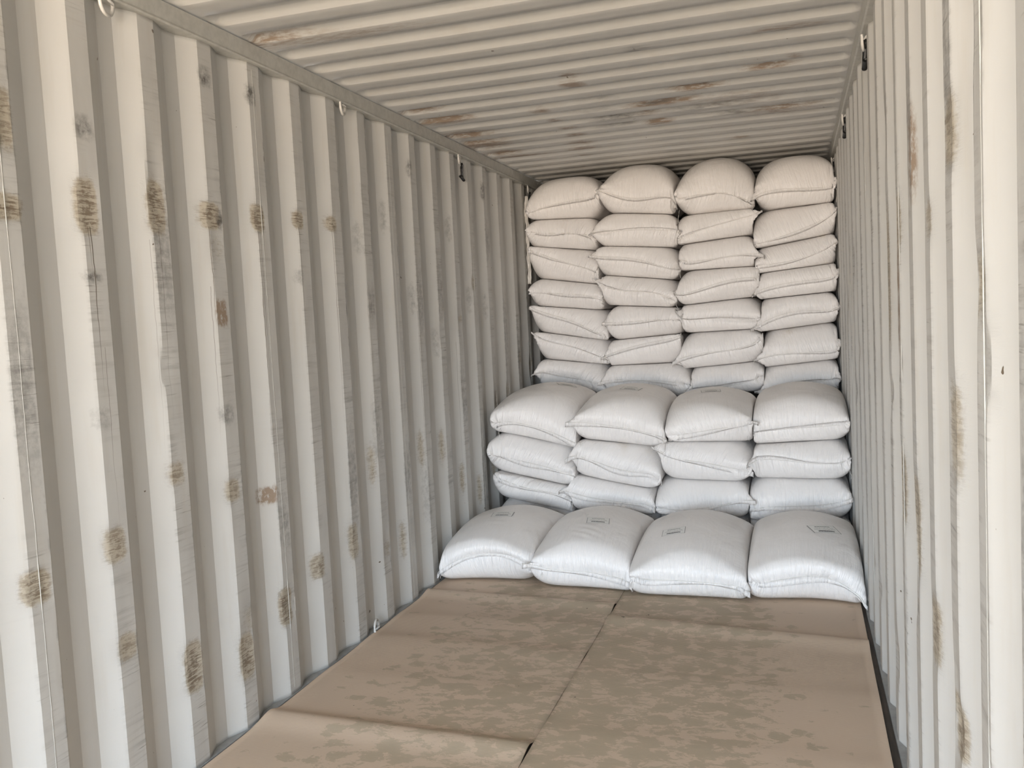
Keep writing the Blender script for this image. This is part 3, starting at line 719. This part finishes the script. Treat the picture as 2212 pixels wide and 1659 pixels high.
def build_sack(b, Q, w0, l0):
    R, J = Q.shape[0], Q.shape[1]; half = R // 2; S = 2
    org = Vector(((b['x0'] + b['x1']) / 2, b['yf'] + 0.5, float(Q[..., 2].min())))
    root = bpy.data.objects.new('woven_sack', None); COL.objects.link(root); root.location = org; root.empty_display_size = 0.1
    lab, grp = name_of(b); pr(root, lab, 'sack', grp)
    o3 = np.array(org)
    Qm = Q.astype(np.float64) - o3
    # body: rows S .. J-1-S
    body = Qm[:, S:J - S]; nj = body.shape[1]
    V = body.reshape(-1, 3)
    uu = np.concatenate([np.linspace(0, 1, half + 1), 1 + np.linspace(0, 1, half + 1)[1:-1]])
    vv = np.linspace(0, 1, J)[S:J - S]
    UVs = np.stack(np.meshgrid(uu * w0, vv * l0, indexing='ij'), -1).reshape(-1, 2)
    pleat = np.repeat((np.exp(-((vv * l0) / 0.14)) + np.exp(-((1 - vv) * l0 / 0.10)))[None, :], R, 0).ravel()
    F = grid_faces(R, nj, wrap=True, flip=False)
    for (cpx, apx, bpx, ra, rb, wl_, amp, ph) in FOLDS.get((b['stack'], b['row'], b['col']), []):
        # soft folds of slack fabric on the upper side: direction a->b runs along the folds
        def gp(p_, zz=0.31 if b['stack'] == 'C' else 0.95):
            d_ = ray(*p_); k_ = (zz - CAMZ) / d_.z; return np.array([CAMX + k_ * d_.x, k_ * d_.y])
        c_ = gp(cpx); dr_ = gp(bpx) - gp(apx); dr_ /= np.linalg.norm(dr_); nr_ = np.array([-dr_[1], dr_[0]])
        w = V + o3; q = w[:, :2] - c_; a_ = q @ dr_; n_ = q @ nr_
        up_ = np.clip((w[:, 2] - w[:, 2].min()) / (np.ptp(w[:, 2])) * 2 - 0.7, 0, 1)
        h_ = amp * np.exp(-(a_ / ra) ** 2 - (n_ / rb) ** 2) * up_ * np.abs(np.sin(math.pi * n_ / wl_ + ph + 3 * a_))
        V = V.copy(); V[:, 2] += h_ - amp * .4 * np.exp(-(a_ / ra) ** 2 - (n_ / rb) ** 2) * up_
    st = np.zeros(len(V))
    for (sx_, sy_, sr, sa) in STAINS.get((b['stack'], b['row'], b['col']), []):
        w = V + o3; st = np.maximum(st, sa * np.exp(-((w[:, 0] - sx_) / sr) ** 2 - ((w[:, 1] - sy_) / (sr * 1.4)) ** 2))
    body_o = mesh('sack_body', V, F, M_SACK, root, uvs=UVs, attrs={'pleat': pleat, 'stain': st})
    if b['stack'] != 'A' and b['row'] < 3:
        mod = body_o.modifiers.new('smooth', 'SUBSURF'); mod.levels = 1; mod.render_levels = 1
    # hems
    for js, back in ((slice(0, S + 1), False), (slice(J - 1 - S, J), True)):
        strip = Qm[:half + 1, js].copy(); n = strip.shape[1]
        if not back:
            # extend the fold of fabric beyond the stitch line a little, lying up or down
            pass
        du = np.gradient(strip, axis=0); dv = np.gradient(strip, axis=1); nn = np.cross(du, dv); nn /= np.linalg.norm(nn, axis=-1, keepdims=True) + 1e-9
        th = 0.0013
        T = (strip + nn * th).reshape(-1, 3); Bt = (strip - nn * th).reshape(-1, 3); N = (half + 1) * n
        f1 = grid_faces(half + 1, n).tolist(); f2 = (grid_faces(half + 1, n, flip=True) + N).tolist()
        idx = lambda i, j: i * n + j
        per = [idx(0, j) for j in range(n)] + [idx(i, n - 1) for i in range(1, half + 1)] + [idx(half, j) for j in range(n - 2, -1, -1)] + [idx(i, 0) for i in range(half - 1, 0, -1)]
        S4 = [(per[(q + 1) % len(per)], a, a + N, per[(q + 1) % len(per)] + N) for q, a in enumerate(per)]
        if back and b['stack'] == 'A': continue
        uvh = np.stack(np.meshgrid(np.linspace(0, 1, half + 1) * w0, np.linspace(0, .04, n), indexing='ij'), -1).reshape(-1, 2)
        hem = mesh('hem', np.concatenate([T, Bt]), f1 + f2 + S4, M_HEM, root, uvs=np.concatenate([uvh, uvh]), attrs={'pleat': np.full(2 * N, .9), 'stain': np.zeros(2 * N)})
        if not back:
            line = Qm[:half + 1, S]
            v, f = tube_data([tuple(p) for p in line[::2]], 0.0024, 5)
            mesh('stitching', v, f, M_THREAD, hem)
    return root, body_o
built = {}
for i, b in enumerate(bags):
    built[(b['stack'], b['row'], b['col'])] = build_sack(b, CL[i], W0[i], L0[i])
bpy.context.view_layer.update()

# ------------------------------------------------------------------ printed labels and loose threads
from mathutils.bvhtree import BVHTree
def world_tree(o):
    me = o.data; mw = o.parent.matrix_world
    return BVHTree.FromPolygons([mw @ v.co for v in me.vertices], [tuple(p.vertices) for p in me.polygons])
CAMO = Vector((CAMX, 0, CAMZ))
def paper(key, quad, text=None):
    root, body = built[key]; tr = world_tree(body)
    hits = []
    for px, py in quad:
        h = tr.ray_cast(CAMO, ray(px, py).normalized())
        if h[0] is None: return
        hits.append(h[0])
    # corners: far-left, far-right, near-right, near-left; squared up to a real rectangular paper
    cx = sum(h.x for h in hits) / 4; cy = sum(h.y for h in hits) / 4
    wv = ((hits[1] - hits[0]) + (hits[2] - hits[3])) / 2; wv.z = 0
    ln = max(0.10, min(0.17, wv.length)); ux = wv.normalized(); uy = Vector((-ux.y, ux.x, 0)); dp = ln * 0.62
    nu, nv = 14, 10; V = []; UV = []
    for i in range(nu):
        for j in range(nv):
            a = i / (nu - 1); b = j / (nv - 1)
            p = Vector((cx, cy, 0)) + ux * (a - .5) * ln + uy * (b - .5) * dp
            h = tr.ray_cast(Vector((p.x, p.y, 3.0 if key[0] == 'A' else 1.3 if key[0] == 'B' else 0.6)), Vector((0, 0, -1)))
            if h[0] is None: return
            V.append(h[0] + h[1] * (0.002 if h[1].z > 0 else -0.002)); UV.append((a, b))
    inv = root.matrix_world.inverted(); N = nu * nv
    T = [inv @ v for v in V]; Bm = [v - Vector((0, 0, 0.0012)) for v in T]
    f1 = grid_faces(nu, nv).tolist(); f2 = (grid_faces(nu, nv, flip=True) + N).tolist()
    o = mesh('label', [tuple(v) for v in T + Bm], f1 + f2, M_LABEL, root, uvs=UV + UV)
    o['label'] = 'white paper label with small dark print'
paper(('B', 0, 0), [(1206, 826), (1244, 831), (1241, 840), (1203, 834)])
paper(('B', 0, 1), [(1345, 834), (1385, 837), (1382, 847), (1342, 843)])
paper(('B', 0, 2), [(1516, 841), (1558, 839), (1555, 850), (1513, 853)])
paper(('C', 0, 0), [(1067, 1107), (1111, 1106), (1106, 1117), (1060, 1118)])
paper(('C', 0, 1), [(1273, 1115), (1320, 1118), (1313, 1136), (1263, 1134)])
paper(('C', 0, 2), [(1429, 1145), (1477, 1137), (1484, 1153), (1433, 1161)])
paper(('C', 0, 3), [(1751, 1135), (1808, 1138), (1809, 1154), (1751, 1153)])

def thread(key, px, py, dx, ln, seed):
    root, _b = built[key]; b = [q for q in bags if (q['stack'], q['row'], q['col']) == key][0]
    Y = b['yf'] - 0.045; x, z = on_y(px, py, Y); r4 = random.Random(seed); pts = []
    for i in range(9):
        t = i / 8; pts.append(Vector((x + dx * t + .004 * math.sin(t * 5 + seed), Y + .012 * (1 - t) ** 2 - .006 * t, z - ln * t)) - root.location)
    pts[0].y = b['yf'] + 0.004 - root.location.y
    v, f = tube_data(pts, 0.0013, 5); o = mesh('thread', v, f, M_THREAD, root); o['label'] = 'loose end of sewing thread'
def A2(x, y): return 1100 + x * SC_, 300 + y * SC_
thread(('A', 0, 1), *A2(1077, 452), .002, .10, 1); thread(('A', 2, 1), *A2(1092, 826), -.004, .07, 2); thread(('A', 3, 1), *A2(1062, 1042), .012, .05, 3)
thread(('A', 5, 0), *A2(585, 1392), 0, .10, 4); thread(('A', 5, 2), *A2(1615, 1240), .0, .09, 5); thread(('A', 0, 3), *A2(2085, 310), 0, .10, 6)
thread(('A', 4, 0), *A2(605, 1256), .006, .03, 7); thread(('A', 1, 2), *A2(1645, 465), .014, .025, 8)
thread(('B', 0, 0), 1078, 925, .002, .075, 9); thread(('B', 0, 2), 1615, 944, .006, .025, 10); thread(('B', 1, 3), 1838, 1020, .0, .04, 11); thread(('B', 0, 0), 1251, 955, .012, .03, 12)
thread(('C', 0, 0), 951, 1238, .006, .03, 13); thread(('C', 0, 1), 1341, 1252, .0, .045, 14); thread(('C', 0, 2), 1590, 1272, .004, .045, 15); thread(('C', 0, 1), 1169, 1240, .002, .02, 16)

# ------------------------------------------------------------------ lashing rings, black hooks, film strips
def lashing_ring(side, y, z, label, group='white lashing rings under the roof rails', low=False):
    s = 1 if side == 'left' else -1; x0 = 0.0 if side == 'left' else W
    root = bpy.data.objects.new('lashing_ring', None); COL.objects.link(root); root.location = (x0, y, z); root.empty_display_size = .05
    pr(root, label, 'ring', group)
    up = -1 if low else 1; pts = []
    R_ = 0.036
    for i in range(17):
        a = math.pi * (0.0 + 1.25 * i / 16) + math.radians(158)
        pts.append((s * (0.006 + 0.014 * (1 - math.cos(a)) * .5), R_ * math.cos(a), up * R_ * 1.05 * math.sin(a)))
    v, f = tube_data(pts, 0.006, 8); mesh('ring', v, f, M_RING, root)
    lug = [(s * -0.012, R_ * .65, up * 0.030), (s * .004, R_ * .70, up * 0.016), (s * .012, R_ * .86, up * 0.004), (s * .004, R_ * 1.1, up * 0.014), (s * -0.012, R_ * 1.2, up * 0.030)]
    v, f = tube_data(lug, 0.0055, 8); mesh('lug', v, f, M_RING, root)
    return root
for i, y in enumerate((2.378, 3.92, 5.48, 7.04)):
    lashing_ring('left', y, 2.578, ('white ring under the left rail, nearest the camera', 'white ring under the left rail, second nearest, with nothing hanging from it',
                 'white ring under the left rail with a whole black hook hanging from it', 'white ring under the left rail above the leftmost top sack')[i])
for i, y in enumerate((3.935, 5.49, 7.04)):
    lashing_ring('right', y, 2.562, ('white ring under the right rail, nearest the camera', 'white ring under the right rail, halfway along to the sacks', 'white ring under the right rail behind the rightmost top sack')[i])
lashing_ring('left', 3.93, 0.024, 'white lashing ring at the foot of the left wall beside the cardboard', None, low=True)

def hook(side, y, z, label):
    s = 1 if side == 'left' else -1; x0 = 0.0 if side == 'left' else W
    root = bpy.data.objects.new('cargo_hook', None); COL.objects.link(root); root.location = (x0 + s * .008, y, z); root.empty_display_size = .05
    pr(root, label, 'hook', 'black hooks hanging from the lashing rings')
    def bar(pts, w, th):   # flat bar with rounded edges, bent along pts
        v, f = tube_data(pts, w, 8, rz=th); return v, f
    v, f = merge(bar([(0.004, .004, .060), (0.006, .008, .048), (0.002, .010, .02), (0, .012, -.010), (0, .016, -.034)], 0.010, .6))
    mesh('strap', v, f, M_BLACK, root)
    v, f = bar([(0, -.020, -.026), (0, 0.0, -.032), (0, .02, -.038), (0, .044, -.046)], 0.0105, .8)
    mesh('toggle', v, f, M_BLACK, root)
    v, f = bar([(0.004, .004, .058), (0.008, -.006, .050), (0.006, -.012, .036), (.004, -.010, .022)], 0.0055, .8)
    mesh('hook_tip', v, f, M_BLACK, root)
hook('left', 5.515, 2.490, 'black plastic hook hanging from a white ring high on the left wall')
hook('left', 7.075, 2.490, 'black hook at the left wall beside the leftmost top sack')
hook('right', 3.93, 2.505, 'black hook hanging high on the right wall, the nearest of the three')
hook('right', 5.48, 2.505, 'black hook hanging high on the right wall, halfway to the sacks')
hook('right', 7.02, 2.490, 'black hook at the right wall behind the rightmost top sack')

def film(x0, x1, y, z0, z1, label, seed):
    r5 = random.Random(seed); n = 60; m_ = 7; V = []
    for i in range(n):
        t = i / (n - 1); z = z1 + (z0 - z1) * t; off = .004 * math.sin(t * 17 + seed) + .002 * math.sin(t * 41)
        for j in range(m_):
            a = j / (m_ - 1)
            V.append((x0 + (x1 - x0) * a + off * .4, y + .008 * math.sin(a * 6 + t * 23 + seed) + .005 * math.sin(t * 60 + a * 9) + r5.uniform(-.0012, .0012), z))
    o = mesh('film_strip', V, grid_faces(n, m_).tolist(), M_STRAP)
    mod = o.modifiers.new('film', 'SOLIDIFY'); mod.thickness = 0.0012
    pr(o, label, 'strip', 'crinkled film strips beside the back stack')
film(0.006, 0.036, 6.93, 1.80, 2.50, 'crinkled white film strip hanging between the left wall and the back stack', 1)
film(2.346, 2.362, 7.02, 1.84, 2.54, 'crinkled white film strip hanging between the right wall and the back stack', 2)
